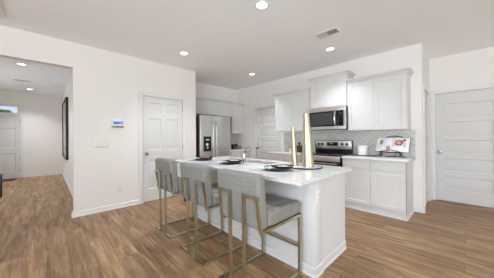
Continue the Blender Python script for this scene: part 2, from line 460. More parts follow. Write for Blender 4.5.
# baseboards: a moulded profile run along the foot of each wall
BPROF = [(0, 0), (0.024, 0), (0.024, 0.018), (0.014, 0.026), (0.014, 0.07), (0.008, 0.08), (0, 0.084)]
def baseboard(name, runs):
    """runs: (p, q, n): from p to q in plan, n = outward normal"""
    m = MB()
    for p, q, n in runs:
        A = [m.bm.verts.new((p[0] + n[0] * o, p[1] + n[1] * o, z)) for o, z in BPROF]
        B = [m.bm.verts.new((q[0] + n[0] * o, q[1] + n[1] * o, z)) for o, z in BPROF]
        k = len(A)
        m.bm.faces.new(A); m.bm.faces.new(B[::-1])
        for i in range(k): m.bm.faces.new((A[i], A[(i + 1) % k], B[(i + 1) % k], B[i]))
    return struct(m.build(name, TRIM, angle=25))
e = 0.0005
baseboard('baseboard_left', [((0.309 - .024, YW - e), (1.26, YW - e), (0, -1)), ((2.212, YW - e), (2.464, YW - e), (0, -1)), ((0.309 - e, YW - .02), (0.309 - e, YW + T), (-1, 0)), ((-3.2, YW - e), (-1.62, YW - e), (0, -1))])
baseboard('baseboard_hall_right', [((XH - e, YW + T), (XH - e, YH), (-1, 0))])
baseboard('baseboard_hall_front', [((-0.5, YH - e), (XH, YH - e), (0, -1)), ((-1.8, YH - e), (-1.61, YH - e), (0, -1))])
baseboard('baseboard_right', [((XR - e, YN), (XR - e, 0.575), (-1, 0)), ((XR - e, 4.25), (XR - e, 4.36), (-1, 0)), ((XR - e - .02, YN - e), (4.435, YN - e), (0, -1))])
baseboard('baseboard_far_right', [((XF - e, -4.5), (XF - e, -0.55), (-1, 0))])
baseboard('baseboard_back', [((-3.2, -4.5 + e), (XF, -4.5 + e), (0, 1))])
baseboard('baseboard_west', [((-3.2 + e, -4.5), (-3.2 + e, YW), (1, 0))])

# ---------------------------------------------------------------- doors
def casing(name, w_, h_, root_loc, rz, cw=0.078, extra_top=0.0):
    """door casing round an opening w_ x h_: moulded boards on the wall face; local x along the wall, y into the wall"""
    m = MB(); g = 0.004
    prof = [(0, 0), (0, -0.010), (0.012, -0.016), (cw - 0.018, -0.020), (cw, -0.020), (cw, 0)]     # (distance out from the opening, y)
    def P(side, d, y, z): return (-d + g if side < 0 else w_ + d - g, y - e, z)
    for s in (-1, 1):
        A = [m.bm.verts.new(P(s, d, y, 0)) for d, y in prof]
        B = [m.bm.verts.new(P(s, d, y, h_ - g + d)) for d, y in prof]
        k = len(A); m.bm.faces.new(A)
        for i in range(k): m.bm.faces.new((A[i], A[(i + 1) % k], B[(i + 1) % k], B[i]))
    A = [m.bm.verts.new((-d + g, y - e, h_ - g + d)) for d, y in prof]; B = [m.bm.verts.new((w_ + d - g, y - e, h_ - g + d)) for d, y in prof]
    k = len(A)
    for i in range(k): m.bm.faces.new((A[i], A[(i + 1) % k], B[(i + 1) % k], B[i]))
    o = m.build(name, TRIM, angle=25); o.location = root_loc; o.rotation_euler = (0, 0, rz)
    return struct(o)

def rects6(w_, h_):
    a, mid = 0.115, 0.11; cw = (w_ - 2 * a - mid) / 2
    rows = [(0.24, 0.80), (0.99, 1.61), (1.73, 1.92)]
    return [(x, x + cw, z0 * h_ / 2.04, z1 * h_ / 2.04) for x in (a, a + cw + mid) for z0, z1 in rows]
def rects5(w_, h_):
    a = 0.115; z = [0.255, 0.445, 0.615, 0.82, 0.985, 1.195, 1.405, 1.53, 1.65, 1.735, 1.905]
    rows = [(0.235, 0.455), (0.595, 0.815), (0.955, 1.2), (1.325, 1.535), (1.66, 1.905)]
    rows = [(0.225 + i * 0.342, 0.225 + i * 0.342 + 0.245) for i in range(5)]
    return [(a, w_ - a, z0 * h_ / 2.04, z1 * h_ / 2.04) for z0, z1 in rows]

def door(name, w_, h_, loc, rz, rects, knob_x, hinge_x=None, rec=0.012, raised=0.005, knob_z=0.93, gap=0.008, hz=(0.3, 1.04, 1.84)):
    root = sempty(name, loc, rz)
    MB().panel(0.006, w_ - 0.006, gap, h_ - 0.006, 0.033, [(a, b, c, d) for a, b, c, d in rects], y=rec, raised=raised, inset=0.012, depth=0.014, rin=0.026).build('door_leaf', DOORP, root, angle=20)
    if knob_x is not None:
        k = MB().lathe([(0, 0), (0.032, 0), (0.032, -0.006), (0.014, -0.01), (0.012, -0.028), (0.022, -0.036), (0.028, -0.05), (0.024, -0.062), (0.0, -0.066)], 20, axis='y').build('door_knob', NICKEL, root)
        k.location = (knob_x, rec - 0.0005, knob_z); k['label'] = 'round satin nickel knob'
    if hinge_x is not None:
        for z in hz:
            hg = MB().lathe([(0, 0), (0.008, 0), (0.008, 0.09), (0, 0.09)], 10).build('hinge', NICKEL, root); hg.location = (hinge_x, rec - 0.009, z - 0.045)
    return root

door('door_1', 0.823, 2.05, (1.325, YW, 0), 0, rects6(0.823, 2.05), 0.07, 0.818)
casing('trim_1', 0.823, 2.05, (1.325, YW, 0), 0)
door('door_2', 0.83, 2.045, (XR, 4.165, 0), FX, rects5(0.83, 2.045), 0.065, None)
casing('trim_2', 0.83, 2.045, (XR, 4.165, 0), FX)
door('door_3', 0.847, 2.05, (XF, 0.385, 0), FX, rects5(0.847, 2.05), 0.062, None, gap=0.022, raised=0.006)
casing('trim_3', 0.847, 2.05, (XF, 0.385, 0), FX, cw=0.074)
door('door_4', 0.95, 1.99, (-1.53, YH, 0), 0, rects6(0.95, 1.99), 0.07, 0.944, hz=(0.25, 0.62, 1.8))
door('door_5', 0.76, 2.04, (4.52, YN, 0), 0, rects5(0.76, 2.04), None, None, rec=0.014)
casing('trim_5', 0.76, 2.04, (4.52, YN, 0), 0, cw=0.07)
# front-door casing takes in the transom above it
m = MB()
m.slab((-1.60, -0.51), (0, 2.36), [(-1.526, -0.584, -1, 1.986), (-1.486, -0.624, 2.034, 2.286)], 0, 0.02, lambda u, v, k: (u, YH - e - k, v))
struct(m.build('trim_4', TRIM))
# ---------------------------------------------------------------- ceiling fittings
def downlight(loc, label):
    t = thing('recessed_ceiling_light', label, 'ceiling light', loc, 0, 'recessed ceiling lights')
    MB().lathe([(0.062, 0.0), (0.088, -0.0005), (0.09, -0.004), (0.086, -0.008), (0.068, -0.009), (0.062, -0.004), (0.062, 0.0)], 32).build('trim_ring', TRIM, t)
    MB().lathe([(0, -0.004), (0.05, -0.004), (0.0615, -0.003), (0.0615, -0.0005), (0, -0.0005)], 32).build('lens', LENS, t)
    l = bpy.data.lights.new('lamp', 'AREA'); l.shape = 'DISK'; l.size = 0.12; l.energy = CAN_POWER; l.color = (0.91, 0.96, 1.02); l.spread = R(100)
    lo = bpy.data.objects.new('lamp', l); COL.objects.link(lo); lo.parent = t; lo.location = (0, 0, -0.014)
downlight((1.777, 1.588, H), 'recessed ceiling light nearest the camera, above the bar stools, largest disc')
downlight((1.775, 3.447, H), 'recessed ceiling light near the white wall beside the closet door')
downlight((3.53, 3.482, H), 'recessed ceiling light farthest back in the kitchen, toward the pantry door')
downlight((3.514, 1.585, H), 'recessed ceiling light right beside the rectangular vent, above the cabinets')
downlight((-0.349, 6.159, H), 'nearer recessed ceiling light in the hallway, in front of its vent')
downlight((-0.353, 9.077, H), 'far recessed ceiling light in the hallway, near the front door')

def vent(name, label, x0, x1, y0, y1, halves=True):
    t = thing(name, label, 'ceiling vent', ((x0 + x1) / 2, (y0 + y1) / 2, H))
    a, b = (x1 - x0) / 2, (y1 - y0) / 2
    MB().slab((-a, a), (-b, b), [(-a + .022, a - .022, -b + .022, b - .022)], -0.0005, -0.008, lambda u, v, k: (u, v, k)).build('frame', TRIM, t)
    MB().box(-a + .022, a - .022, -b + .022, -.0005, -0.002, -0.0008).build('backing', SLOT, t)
    MB().box(-a + .022, a - .022, .0, b - .022, -0.002, -0.0008).build('backing', TRIM, t)
    for k in range(2):
        m = MB(); ys = (-b + .024, -0.004) if k == 0 else (0.004, b - .024)
        n = 9
        for i in range(n):
            x = -a + .03 + (2 * a - .06) * i / (n - 1)
            ang = 0.012 if k == 0 else -0.012
            w2 = 0.0042 if k == 0 else 0.0085
            m.bar((x, ys[0], -0.0055), (x, ys[1], -0.0055), 0.0022 if k == 0 else 2 * w2, 0.006 if k == 0 else 0.003, ext=False)
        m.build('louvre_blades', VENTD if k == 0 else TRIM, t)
    return t
vent('ceiling_vent', 'rectangular white ceiling vent with louvres, above the kitchen cabinets', 2.865, 3.035, 1.205, 1.52)
vent('ceiling_vent', 'small white ceiling vent between the two hallway lights', -0.60, -0.29, 7.80, 7.98)
t = thing('attic_hatch', 'white attic hatch in the ceiling at the upper left corner', 'hatch', (-0.66, 3.62, H))
MB().slab((-.30, .30), (-.33, .33), [(-.255, .255, -.285, .285)], -0.0005, -0.016, lambda u, v, k: (u, v, k)).build('frame', TRIM, t)
MB().box(-.25, .25, -.28, .28, -0.007, -0.0005).build('hatch_panel', CEIL, t)

# ---------------------------------------------------------------- wall fittings
t = thing('wall_control_panel', 'white wall control panel with a lit blue screen beside the closet door', 'control panel', (0.912, YW, 1.505))
MB().box(-.09, .09, -0.022, -e, -.062, .075, .006).build('housing', CERAM, t)
MB().box(-.076, .076, -0.0235, -0.0222, -.03, .062).build('screen', SCREEN, t)
MB().box(-.07, .035, -0.0245, -0.0236, -.024, .022).box(.042, .07, -0.0245, -0.0236, -.024, .03).build('screen_keys', SCREEND, t)
MB().box(-.092, .092, -0.03, -e, -.078, -.0625, .003).build('lower_bar', DGREY, t)  # dark grey bar along the bottom of the housing
def plate(name, label, cat, loc, rz, wdt, hgt, kind, n=1):
    t = thing(name, label, cat, loc, rz)
    MB().box(-wdt / 2, wdt / 2, -0.006, -e, -hgt / 2, hgt / 2, .002).build('cover_plate', TRIM, t)
    for i in range(n):
        x = (i - (n - 1) / 2) * 0.046
        if kind == 'rocker': MB().panel(x - .0165, x + .0165, -.033, .033, .004, [], y=-0.0102).build('rocker', TRIM, t)
        else:
            for z in (-.02, .02):
                MB().lathe([(0, -0.0085), (.015, -0.0085), (.0165, -0.0062), (0, -0.0062)], 18, c=(x, 0, z), axis='y').build('socket', TRIM, t)
                s = MB()
                for dx in (-.006, .006): s.box(x + dx - .0012, x + dx + .0012, -0.0092, -0.0086, z - .004, z + .005)
                s.build('slots', SLOT, t)
    return t
plate('light_switch', 'white four gang light switch plate below the wall control panel', 'light switch', (0.676, YW, 1.138), 0, .20, .118, 'rocker', 4)
plate('wall_outlet', 'white wall outlet low on the left wall above the baseboard', 'outlet', (0.936, YW, 0.34), 0, .072, .116, 'outlet')

# framed picture in the hall
t = thing('framed_picture', 'large black framed picture hanging on the hallway wall', 'picture', (XH, 8.0, 1.5), FX)
W2, H2 = 0.84, 0.82
MB().slab((-W2, W2), (-H2, H2), [(-W2 + .035, W2 - .035, -H2 + .035, H2 - .035)], -0.055, -e, lambda u, v, k: (u, k, v)).build('frame', BLACKP, t)
MB().box(-W2 + .036, W2 - .036, -0.03, -0.004, -H2 + .036, H2 - .036).build('canvas', CANVAS, t)

# ---------------------------------------------------------------- cabinets
def shaker(x0, x1, z0, z1, rail=0.057):
    return MB().panel(x0, x1, z0, z1, 0.019, [(x0 + rail, x1 - rail, z0 + rail, z1 - rail)], y=-0.0195, inset=0.004, depth=0.009)
def slabfront(x0, x1, z0, z1):
    r = 0.03
    return MB().panel(x0, x1, z0, z1, 0.019, [(x0 + r, x1 - r, z0 + r, z1 - r)], y=-0.0195, inset=0.003, depth=0.004)
def crown(w_, d_, z, parent, left, right, out=0.05, h=0.055):
    prof = [(0.0005, 0), (0.012, 0), (0.012, 0.012), (0.022, 0.018), (out * .7, h * .62), (out, h * .78), (out, h), (0.0005, h)]
    m = MB(); rings = []
    for o, dz in prof:
        oy = o + 0.02
        pts = []
        xl = -o if left else 0; xr = w_ + o if right else w_
        if left: pts.append((xl, d_ - .001, z + dz))
        pts += [(xl, -oy, z + dz), (xr, -oy, z + dz)]
        if right: pts.append((xr, d_ - .001, z + dz))
        rings.append([m.bm.verts.new(p) for p in pts])
    n = len(rings[0])
    for k in range(len(rings)):
        A, B = rings[k], rings[(k + 1) % len(rings)]
        for i in range(n - 1): m.bm.faces.new((A[i], A[i + 1], B[i + 1], B[i]))
    m.bm.faces.new([r[0] for r in rings]); m.bm.faces.new([r[-1] for r in rings][::-1])
    return m.build('crown_moulding', CAB, parent, angle=25)
def upper(label, loc, rz, w_, d_, z0, z1, seams, cl, cr, group, lstile=0.012, rstile=0.012):
    """wall cabinet: carcass, doors between the seams, crown"""
    t = thing('wall_cabinet', label, 'cabinet', loc, rz, group)
    MB().box(0, w_, 0, d_ - .001, z0, z1).build('carcass', CAB, t)
    xs = [lstile] + seams + [w_ - rstile]
    for i in range(len(xs) - 1):
        a = xs[i] + (0.0015 if i else 0); b = xs[i + 1] - (0.0015 if i < len(xs) - 2 else 0)
        shaker(a, b, z0 + 0.012, z1 - 0.03).build('door', CAB, t)
    crown(w_, d_, z1 - 0.012, t, cl, cr)
    return t
GU = 'white shaker wall cabinets'
XU = 4.068                                             # carcass front; doors stand 2 cm proud of it
DU = XR - XU
upper('white two-door wall cabinet left of the microwave, beside the pantry door', (XU, 3.215, 0), FX, 0.94, DU, 1.365, 2.235, [0.47], True, False, GU)
upper('taller white wall cabinet directly above the microwave', (XU, 2.272, 0), FX, 0.762, DU, 1.815, 2.42, [0.381], True, True, GU)
upper('white two-door wall cabinet above the cookbook stand, right of the microwave', (XU, 1.507, 0), FX, 0.897, DU, 1.345, 2.245, [0.44], False, True, GU)
YU = 4.70
upper('white single-door wall cabinet over the left edge of the refrigerator', (2.47, YU, 0), 0, 0.545, YB - YU, 1.84, 2.225, [], False, False, GU)
upper('white two-door wall cabinet over the right half of the refrigerator', (3.017, YU, 0), 0, 0.885, YB - YU, 1.84, 2.225, [0.445], False, False, GU)
upper('tall narrow white wall cabinet in the back corner, right of the refrigerator', (3.904, YU, 0), 0, 0.462, YB - YU, 1.355, 2.225, [], False, False, GU)

ZC = 0.852                                             # underside of the worktops
def base(label, loc, rz, w_, d_, cols, kick_side=False, group='white shaker base cabinets', lst=0.01, rst=0.01):
    t = thing('base_cabinet', label, 'cabinet', loc, rz, group)
    MB().box(0, w_, 0, d_ - .001, 0.095, ZC).build('carcass', CAB, t)
    MB().box(0, w_, 0.012, d_ - .002, 0.0, 0.0945).build('toe_kick', CAB, t)
    xs = [lst] + cols + [w_ - rst]
    for i in range(len(xs) - 1):
        g0 = 0.012 if i else 0; g1 = 0.012 if i < len(xs) - 2 else 0
        slabfront(xs[i] + g0, xs[i + 1] - g1, 0.700, ZC - 0.016).build('drawer', CAB, t)
        shaker(xs[i] + g0, xs[i + 1] - g1, 0.115, 0.684).build('door', CAB, t)
    return t
XC = 3.785
t = base('white base cabinet under the cookbook stand, right of the range', (XC, 1.497, 0), FX, 0.91, XR - XC, [0.448], True)
m = MB()
m.bar((0, 0.004, 0.011), (0.91, 0.004, 0.011), 0.016, 0.022, ext=False); m.bar((0.918, 0.0, 0.011), (0.918, XR - XC - .03, 0.011), 0.016, 0.022, ext=False)
m.build('shoe_moulding', TRIM, t)
MB().panel(0.0, XR - XC - .002, 0.0, ZC, 0.006, [], y=0).move(Matrix.Translation((0.9105, 0, 0)) @ Matrix.Rotation(math.pi / 2, 4, 'Z')).build('end_panel', CAB, t)
base('white base cabinet left of the range, half hidden behind the island', (XC, 3.205, 0), FX, 0.912, XR - XC, [0.456])
YC = 4.40
base('white base cabinet in the back corner right of the refrigerator', (3.56, YC, 0), 0, 0.80, YB - YC, [0.4])
ZT = 0.89
def top(label, x0, x1, y0, y1):
    o = MB().box(x0, x1, y0, y1, ZC + .0005, ZT, .005).build('worktop', QUARTZ)
    return tag(o, label, 'worktop')
top('white quartz worktop under the cookbook stand, right of the range', XC - .04, XR - .0125, 0.555, 1.505)
top('white quartz worktop between the range and the pantry door', XC - .04, XR - .0125, 2.288, 3.225)
top('short white worktop in the back corner beside the refrigerator', 3.553, XR - .0125, YC - .035, YB - .0125)

# ---------------------------------------------------------------- herringbone backsplash
def clip(poly, x0, x1, z0, z1):
    for ax, val, sg in ((0, x0, 1), (0, x1, -1), (1, z0, 1), (1, z1, -1)):
        out = []
        for i in range(len(poly)):
            p, q = poly[i], poly[(i + 1) % len(poly)]
            a, b = sg * (p[ax] - val), sg * (q[ax] - val)
            if a >= 0: out.append(p)
            if a * b < 0:
                s = a / (a - b); out.append((p[0] + (q[0] - p[0]) * s, p[1] + (q[1] - p[1]) * s))
        poly = out
        if len(poly) < 3: return []
    return poly
def backsplash(name, loc, rz, w_, rects):
    root = sempty(name, loc, rz)
    g = MB()
    for (x0, x1, z0, z1) in rects: g.box(x0, x1, -0.005, -e, z0, z1)
    g.build('grout', GROUT, root)
    m = MB(); a, n = 0.07, 4; Lg = a * n; gap = 0.003; s = math.sqrt(.5)
    for (x0, x1, z0, z1) in rects:
        for i in range(-70, 70):
            for j in range(-24, 24):
                # herringbone cell: an upright-and-across pair stepping along the diagonal
                bx, bz = (i + 2 * 0) * a, (i * a) + j * 2 * Lg
                for (px, pz, w2, h2) in ((bx, bz, Lg, a), (bx, bz + a, a, Lg)):
                    for sh in (0,):
                        P = [(px + gap, pz + gap), (px + w2 - gap, pz + gap), (px + w2 - gap, pz + h2 - gap), (px + gap, pz + h2 - gap)]
                        Q = [((x - z) * s + x0 + .3, (x + z) * s - .5) for x, z in P]
                        c = clip(Q, x0, x1, z0, z1)
                        if len(c) >= 3: m.prism(c, -0.0115, -0.0052)
    m.build('tiles', TILE, root, angle=20)
    return root
backsplash('wall_tile_right', (XR, 3.205, ZT), FX, 3.2, [(0.0, 2.652, 0.0005, 0.455)])
backsplash('wall_tile_back', (3.56, YB, ZT), 0, 0.8, [(0.0, 0.808, 0.0005, 0.46)])

# ---------------------------------------------------------------- refrigerator
t = thing('refrigerator', 'stainless steel side-by-side refrigerator with black dispenser beside the white wall', 'refrigerator', (2.60, 4.29, 0))
FW, FH = 0.92, 1.775
MB().box(0.004, FW - .004, 0.075, 0.69, 0.03, FH - .02, .004).build('body', DGREY, t)
MB().box(0.02, FW - .02, 0.08, 0.6, 0.0, 0.03).build('base_grille', BLACKP, t)
SP = 0.386
for (a, b, nm) in ((0.0, SP - .003, 'freezer_door'), (SP + .003, FW, 'fridge_door')):
    dr = MB().box(a, b, 0.0, 0.07, 0.05, FH, .012, 3).build(nm, STEEL, t)
    hx = SP - .045 if nm == 'freezer_door' else SP + .045
    hd = MB()
    hd.tube([(hx, -0.001, 0.62), (hx, -0.04, 0.64), (hx, -0.055, 0.70), (hx, -0.06, 1.1), (hx, -0.055, 1.56), (hx, -0.04, 1.62), (hx, -0.001, 1.64)], 0.013, 10)
    hd.build('handle', STEELH, dr)
m = MB(); m.slab((0.095, 0.305), (0.905, 1.265), [(0.125, 0.275, 0.925, 1.11)], -0.012, -0.0005, lambda u, v, k: (u, k, v))
dp = m.build('water_dispenser', BLACKG, t); dp['label'] = 'black ice and water dispenser'
MB().box(0.126, 0.274, -0.004, -0.0005, 0.926, 1.109).build('recess', BLACKP, dp)
MB().lathe([(0, -.02), (.03, -.02), (.034, -.006), (0, -.006)], 20, c=(0.19, 0, 1.07), axis='y').box(0.185, 0.215, -0.02, -0.0125, 0.975, 1.02, .003).build('paddle', CERAM, dp)
MB().box(0.15, 0.25, -0.0135, -0.0122, 1.17, 1.20).build('control_icons', VENTD, dp)

# ---------------------------------------------------------------- range
t = thing('electric_range', 'stainless and black electric range with back control panel below the microwave', 'range', (3.70, 2.282, 0), FX)
RW = 0.772
D_ = XR - 3.70
MB().box(0.003, RW - .003, 0.03, D_ - .015, 0.02, 0.885).build('body', BLACKP, t)
MB().box(0.0, RW, 0.0, D_ - .08, 0.886, 0.904, .004).build('cooktop', BLACKG, t)
for (x, y, r) in ((.2, .16, .1), (.57, .16, .08), (.2, .43, .08), (.57, .43, .1)):
    m = MB(); m.lathe([(r - .004, 0), (r, 0), (r, .0006), (r - .004, .0006), (r - .004, 0)], 40, c=(x, y, .9043)); m.build('burner_ring', DGREY, t)
bgd = MB()
bgd.box(0.0, RW, D_ - .078, D_ - .016, 0.886, 1.165, .006)
bg_ = bgd.build('back_panel', BLACKP, t)
MB().box(0.02, RW - .012, D_ - .085, D_ - .0782, 0.985, 1.155, .004).build('control_fascia', STEEL, bg_)
MB().box(0.27, 0.50, D_ - .088, D_ - .0852, 1.05, 1.125).build('display', BLACKG, bg_)
MB().box(0.33, 0.40, D_ - .089, D_ - .0882, 1.085, 1.108).build('clock', VENTD, bg_)
for x in (.085, .165, .585, .675):
    MB().lathe([(0, -.03), (.02, -.03), (.024, -.004), (.028, 0), (0, 0)], 20, c=(x, D_ - .0855, 1.085), axis='y').build('knob', BLACKP, bg_)
od = MB().box(0.008, RW - .008, 0.0, 0.029, 0.215, 0.78, .006).build('oven_door', BLACKG, t)
MB().box(0.004, RW - .004, -0.006, 0.029, 0.785, 0.884, .004).build('front_fascia', STEEL, t)
hd = MB().tube([(0.06, -0.001, 0.745), (0.06, -0.045, 0.75)], 0.009, 8).tube([(RW - .06, -0.001, 0.745), (RW - .06, -0.045, 0.75)], 0.009, 8).tube([(0.03, -0.048, 0.75), (RW - .03, -0.048, 0.75)], 0.012, 10).build('handle', STEELH, od)
MB().box(0.008, RW - .008, 0.004, 0.029, 0.03, 0.205, .006).build('storage_drawer', STEEL, t)

# ---------------------------------------------------------------- microwave
t = thing('microwave', 'stainless over-range microwave with black window and vertical handle', 'microwave', (3.95, 2.252, 1.378), FX)
MW, MH = 0.757, 0.428
MB().box(0.002, MW, 0.03, XR - 3.95 - .002, 0.0, MH, .003).build('body', BLACKP, t)
MB().box(0.0, MW - .004, 0.0, 0.0295, MH - .075, MH, .004).build('top_grille', STEEL, t)
dr = MB().box(0.0, 0.60, 0.0, 0.0295, 0.02, MH - .077, .004).build('door', BLACKG, t)
MB().box(0.0, MW - .004, -0.004, 0.0, 0.0, 0.06, .002).build('lower_rail', STEEL, t)
MB().box(0.04, 0.51, -0.0015, -0.0002, 0.085, 0.325).build('window', DGREY, dr)
pts = [(0.565, -0.0005, 0.085), (0.565, -0.03, 0.095)] + [(0.565, -0.034 - 0.014 * math.sin(math.pi * i / 8), 0.11 + 0.2 * i / 8) for i in range(9)] + [(0.565, -0.03, 0.325), (0.565, -0.0005, 0.335)]
MB().tube(pts, 0.017, 10).build('handle', STEELH, dr)
cp = MB().box(0.604, MW - .045, 0.0, 0.0295, 0.06, MH - .077, .003).build('control_panel', BLACKG, t)
MB().box(0.63, 0.70, -0.0015, -0.0002, 0.275, 0.315).build('display', CLOCK, cp)
MB().box(MW - .043, MW - .004, 0.0, 0.0295, 0.0, MH - .077, .003).build('side_rail', STEEL, t)

# ---------------------------------------------------------------- island
IX0, IX1, IY0, IY1 = 1.70, 2.385, 0.92, 3.03
t = thing('kitchen_island', 'white panelled kitchen island base under the quartz top with bar stools', 'kitchen island', (IX0, IY0, 0))
LX, LY = IX1 - IX0, IY1 - IY0
MB().slab((0, LX), (0, LY), [(2.0 - IX0 - .02, LX - .04, 1.68 - IY0 - .02, 2.42 - IY0 + .02)], 0.0, 0.858, lambda u, v, k: (u, v, k)).build('body', CAB, t)
MB().box(-0.012, 0.115, -0.012, 0.0, 0.0, 0.858, .003).box(-0.012, 0.0, 0.0, 0.10, 0.0, 0.858, .003).build('corner_post', CAB, t)
m = MB()
IPROF = [(0, 0), (0.016, 0), (0.016, 0.012), (0.008, 0.02), (0.008, 0.078), (0.003, 0.086), (0, 0.088)]
def brun(m, p, q, n):
    A = [m.bm.verts.new((p[0] + n[0] * o, p[1] + n[1] * o, z)) for o, z in IPROF]; B = [m.bm.verts.new((q[0] + n[0] * o, q[1] + n[1] * o, z)) for o, z in IPROF]
    k = len(A); m.bm.faces.new(A); m.bm.faces.new(B[::-1])
    for i in range(k): m.bm.faces.new((A[i], A[(i + 1) % k], B[(i + 1) % k], B[i]))
brun(m, (0.117, -0.0005), (LX, -0.0005), (0, -1)); brun(m, (-0.0005, 0.102), (-0.0005, LY), (-1, 0))
brun(m, (-0.028, -0.0125), (0.117, -0.0125), (0, -1)); brun(m, (-0.0125, -0.02), (-0.0125, 0.102), (-1, 0))
brun(m, (0, LY + .0005), (LX, LY + .0005), (0, 1))
m.build('base_moulding', CAB, t, angle=25)
for i in range(4):                                     # doors on the working side
    y0 = 0.02 + i * (LY - .04) / 4; y1 = y0 + (LY - .04) / 4 - .01
    MB().panel(y0, y1, 0.115, 0.84, 0.019, [(y0 + .057, y1 - .057, .172, .783)], y=-0.0195, inset=.004, depth=.009).move(Matrix.Translation((LX, 0, 0)) @ Matrix.Rotation(math.pi / 2, 4, 'Z')).build('door', CAB, t)
SX0, SX1, SY0, SY1 = 2.01, 2.28, 1.72, 2.36
it = MB().slab((1.40, 2.435), (0.865, 3.085), [(SX0, SX1, SY0, SY1)], 0.8585, ZT, lambda u, v, k: (u, v, k))
ed = [x for x in it.bm.edges if len(x.link_faces) == 2 and x.calc_face_angle(0) > 1.0]
bmesh.ops.bevel(it.bm, geom=ed, offset=0.004, segments=2, affect='EDGES', profile=0.5)
tag(it.build('island_worktop', QUARTZ), 'long white quartz worktop of the island with place settings', 'worktop')
# sink
m = MB(); b2 = 0.006; zb = 0.74
x0, x1, y0, y1 = SX0 + b2, SX1 - b2, SY0 + b2, SY1 - b2; rr = 0.018
m.slab((x0, x1), (y0, y1), [(x0 + .016, x1 - .016, y0 + .016, y1 - .016)], zb, ZT - .004, lambda u, v, k: (u, v, k))
m.box(x0, x1, y0, y1, zb - .006, zb)
t = thing('kitchen_sink', 'stainless undermount kitchen sink set in the island worktop', 'sink', ((x0 + x1) / 2, (y0 + y1) / 2, zb))
m.move(Matrix.Translation((-(x0 + x1) / 2, -(y0 + y1) / 2, -zb))).build('basin', BASIN, t)
MB().lathe([(0, .002), (.03, .002), (.045, .001), (.045, .0005), (0, .0005)], 24).build('drain', CHROME, t)

# faucet and soap pump
t = thing('kitchen_faucet', 'chrome single-lever kitchen faucet standing at the island sink', 'faucet', (1.925, 2.055, ZT))
MB().lathe([(0, 0.0005), (.03, 0.0005), (.03, .006), (.02, .012), (.018, .10), (.016, .125), (0, .128)], 24).build('faucet_body', CHROME, t)
MB().tube([(0, 0, .10), (.012, .0, .15), (.035, .0, .195), (.065, .0, .212), (.095, .0, .20), (.108, .0, .165)], [.016, .013, .012, .012, .014, .015], 12).build('spout', CHROME, t)
MB().tube([(0, 0, .10), (.0, -.03, .115), (.0, -.075, .15)], [.010, .008, .007], 10).build('lever', CHROME, t)
t = thing('soap_dispenser', 'small chrome soap dispenser beside the island faucet', 'soap dispenser', (1.91, 2.27, ZT))
MB().lathe([(0, 0.0005), (.02, 0.0005), (.02, .006), (.011, .012), (.010, .06), (.007, .065), (.007, .085), (0, .086)], 18).build('pump_body', CHROME, t)
MB().tube([(0, 0, .084), (.02, 0, .09), (.055, 0, .086), (.065, 0, .076)], .006, 8).build('nozzle', CHROME, t)
plate('wall_outlet', 'white outlet on the end post of the island', 'outlet', (1.748, IY0 - .0125, 0.70), 0, .07, .115, 'outlet')

# ---------------------------------------------------------------- bar stools
def make_stool(loc, label):
    t = thing('bar_stool', label, 'bar stool', loc, 0, 'grey upholstered bar stools at the island')
    def tuft(x, y):
        z = 0.0
        for bx in (-.13, 0, .13):
            for by in (-.14, 0, .14):
                d2 = (x - bx) ** 2 + (y - by) ** 2; z -= 0.02 * math.exp(-d2 / 0.0006)
        for bx in (-.13, 0, .13): z -= 0.004 * math.exp(-((x - bx) / 0.012) ** 2)
        for by in (-.14, 0, .14): z -= 0.004 * math.exp(-((y - by) / 0.012) ** 2)
        return z + 0.008 * max(0, 1 - (x / .22) ** 2) * max(0, 1 - (y / .23) ** 2)
    s = MB().rbox(0.227, 0.234, 0.056, 0.028, n=30, top=tuft, c=(0.328, 0, 0.600)).build('seat', FABRIC, t, angle=60)
    for bx in (-.13, 0, .13):
        for by in (-.14, 0, .14):
            MB().lathe([(0, .006), (.008, .004), (.011, 0), (0, -.003)], 12, c=(0.328 + bx, by, 0.6465)).build('button', FABRIC, s)
    b = MB().rbox(0.046, 0.255, 0.208, 0.03, n=8)
    b.move(Matrix.Translation((0.046, 0.020, 0.748)) @ Matrix.Rotation(R(-4.5), 4, 'Y')).build('backrest', FABRIC, t, angle=60)
    o_, i_, zz, s_ = 0.222, 0.082, 0.79, 0.022
    h_ = s_ / 2
    for sg in (-1, 1):
        P = [(.545, sg * o_, h_), (h_ - .015, sg * o_, h_), (h_ - .015, sg * i_, h_), (h_ - .026, sg * i_, zz), (h_ - .026, sg * o_, zz), (h_ + .016, sg * o_, .533), (.545, sg * o_, .533)]
        m = MB()
        for k in range(len(P)): m.bar(P[k], P[(k + 1) % len(P)], s_)
        m.build('side_frame', GOLD, t)
    MB().bar((.545, -o_ + h_, .25), (.545, o_ - h_, .25), s_, ext=False).build('footrest', GOLD, t)
    MB().bar((.545, -o_ + h_, .533), (.545, o_ - h_, .533), s_, ext=False).build('seat_rail', GOLD, t); MB().bar((.14, -o_ + h_, .533), (.14, o_ - h_, .533), s_, ext=False).build('seat_rail', GOLD, t)
    return t
st = make_stool((1.10, 1.256, 0), 'nearest grey bar stool with gold frame, at the near end of the island')
for y, lb in ((1.968, 'middle grey bar stool of the three along the island'), (2.715, 'farthest grey bar stool, at the island end nearest the closet door')):
    c = copy_tree(st, label=lb); c.location = (1.10, y, 0)

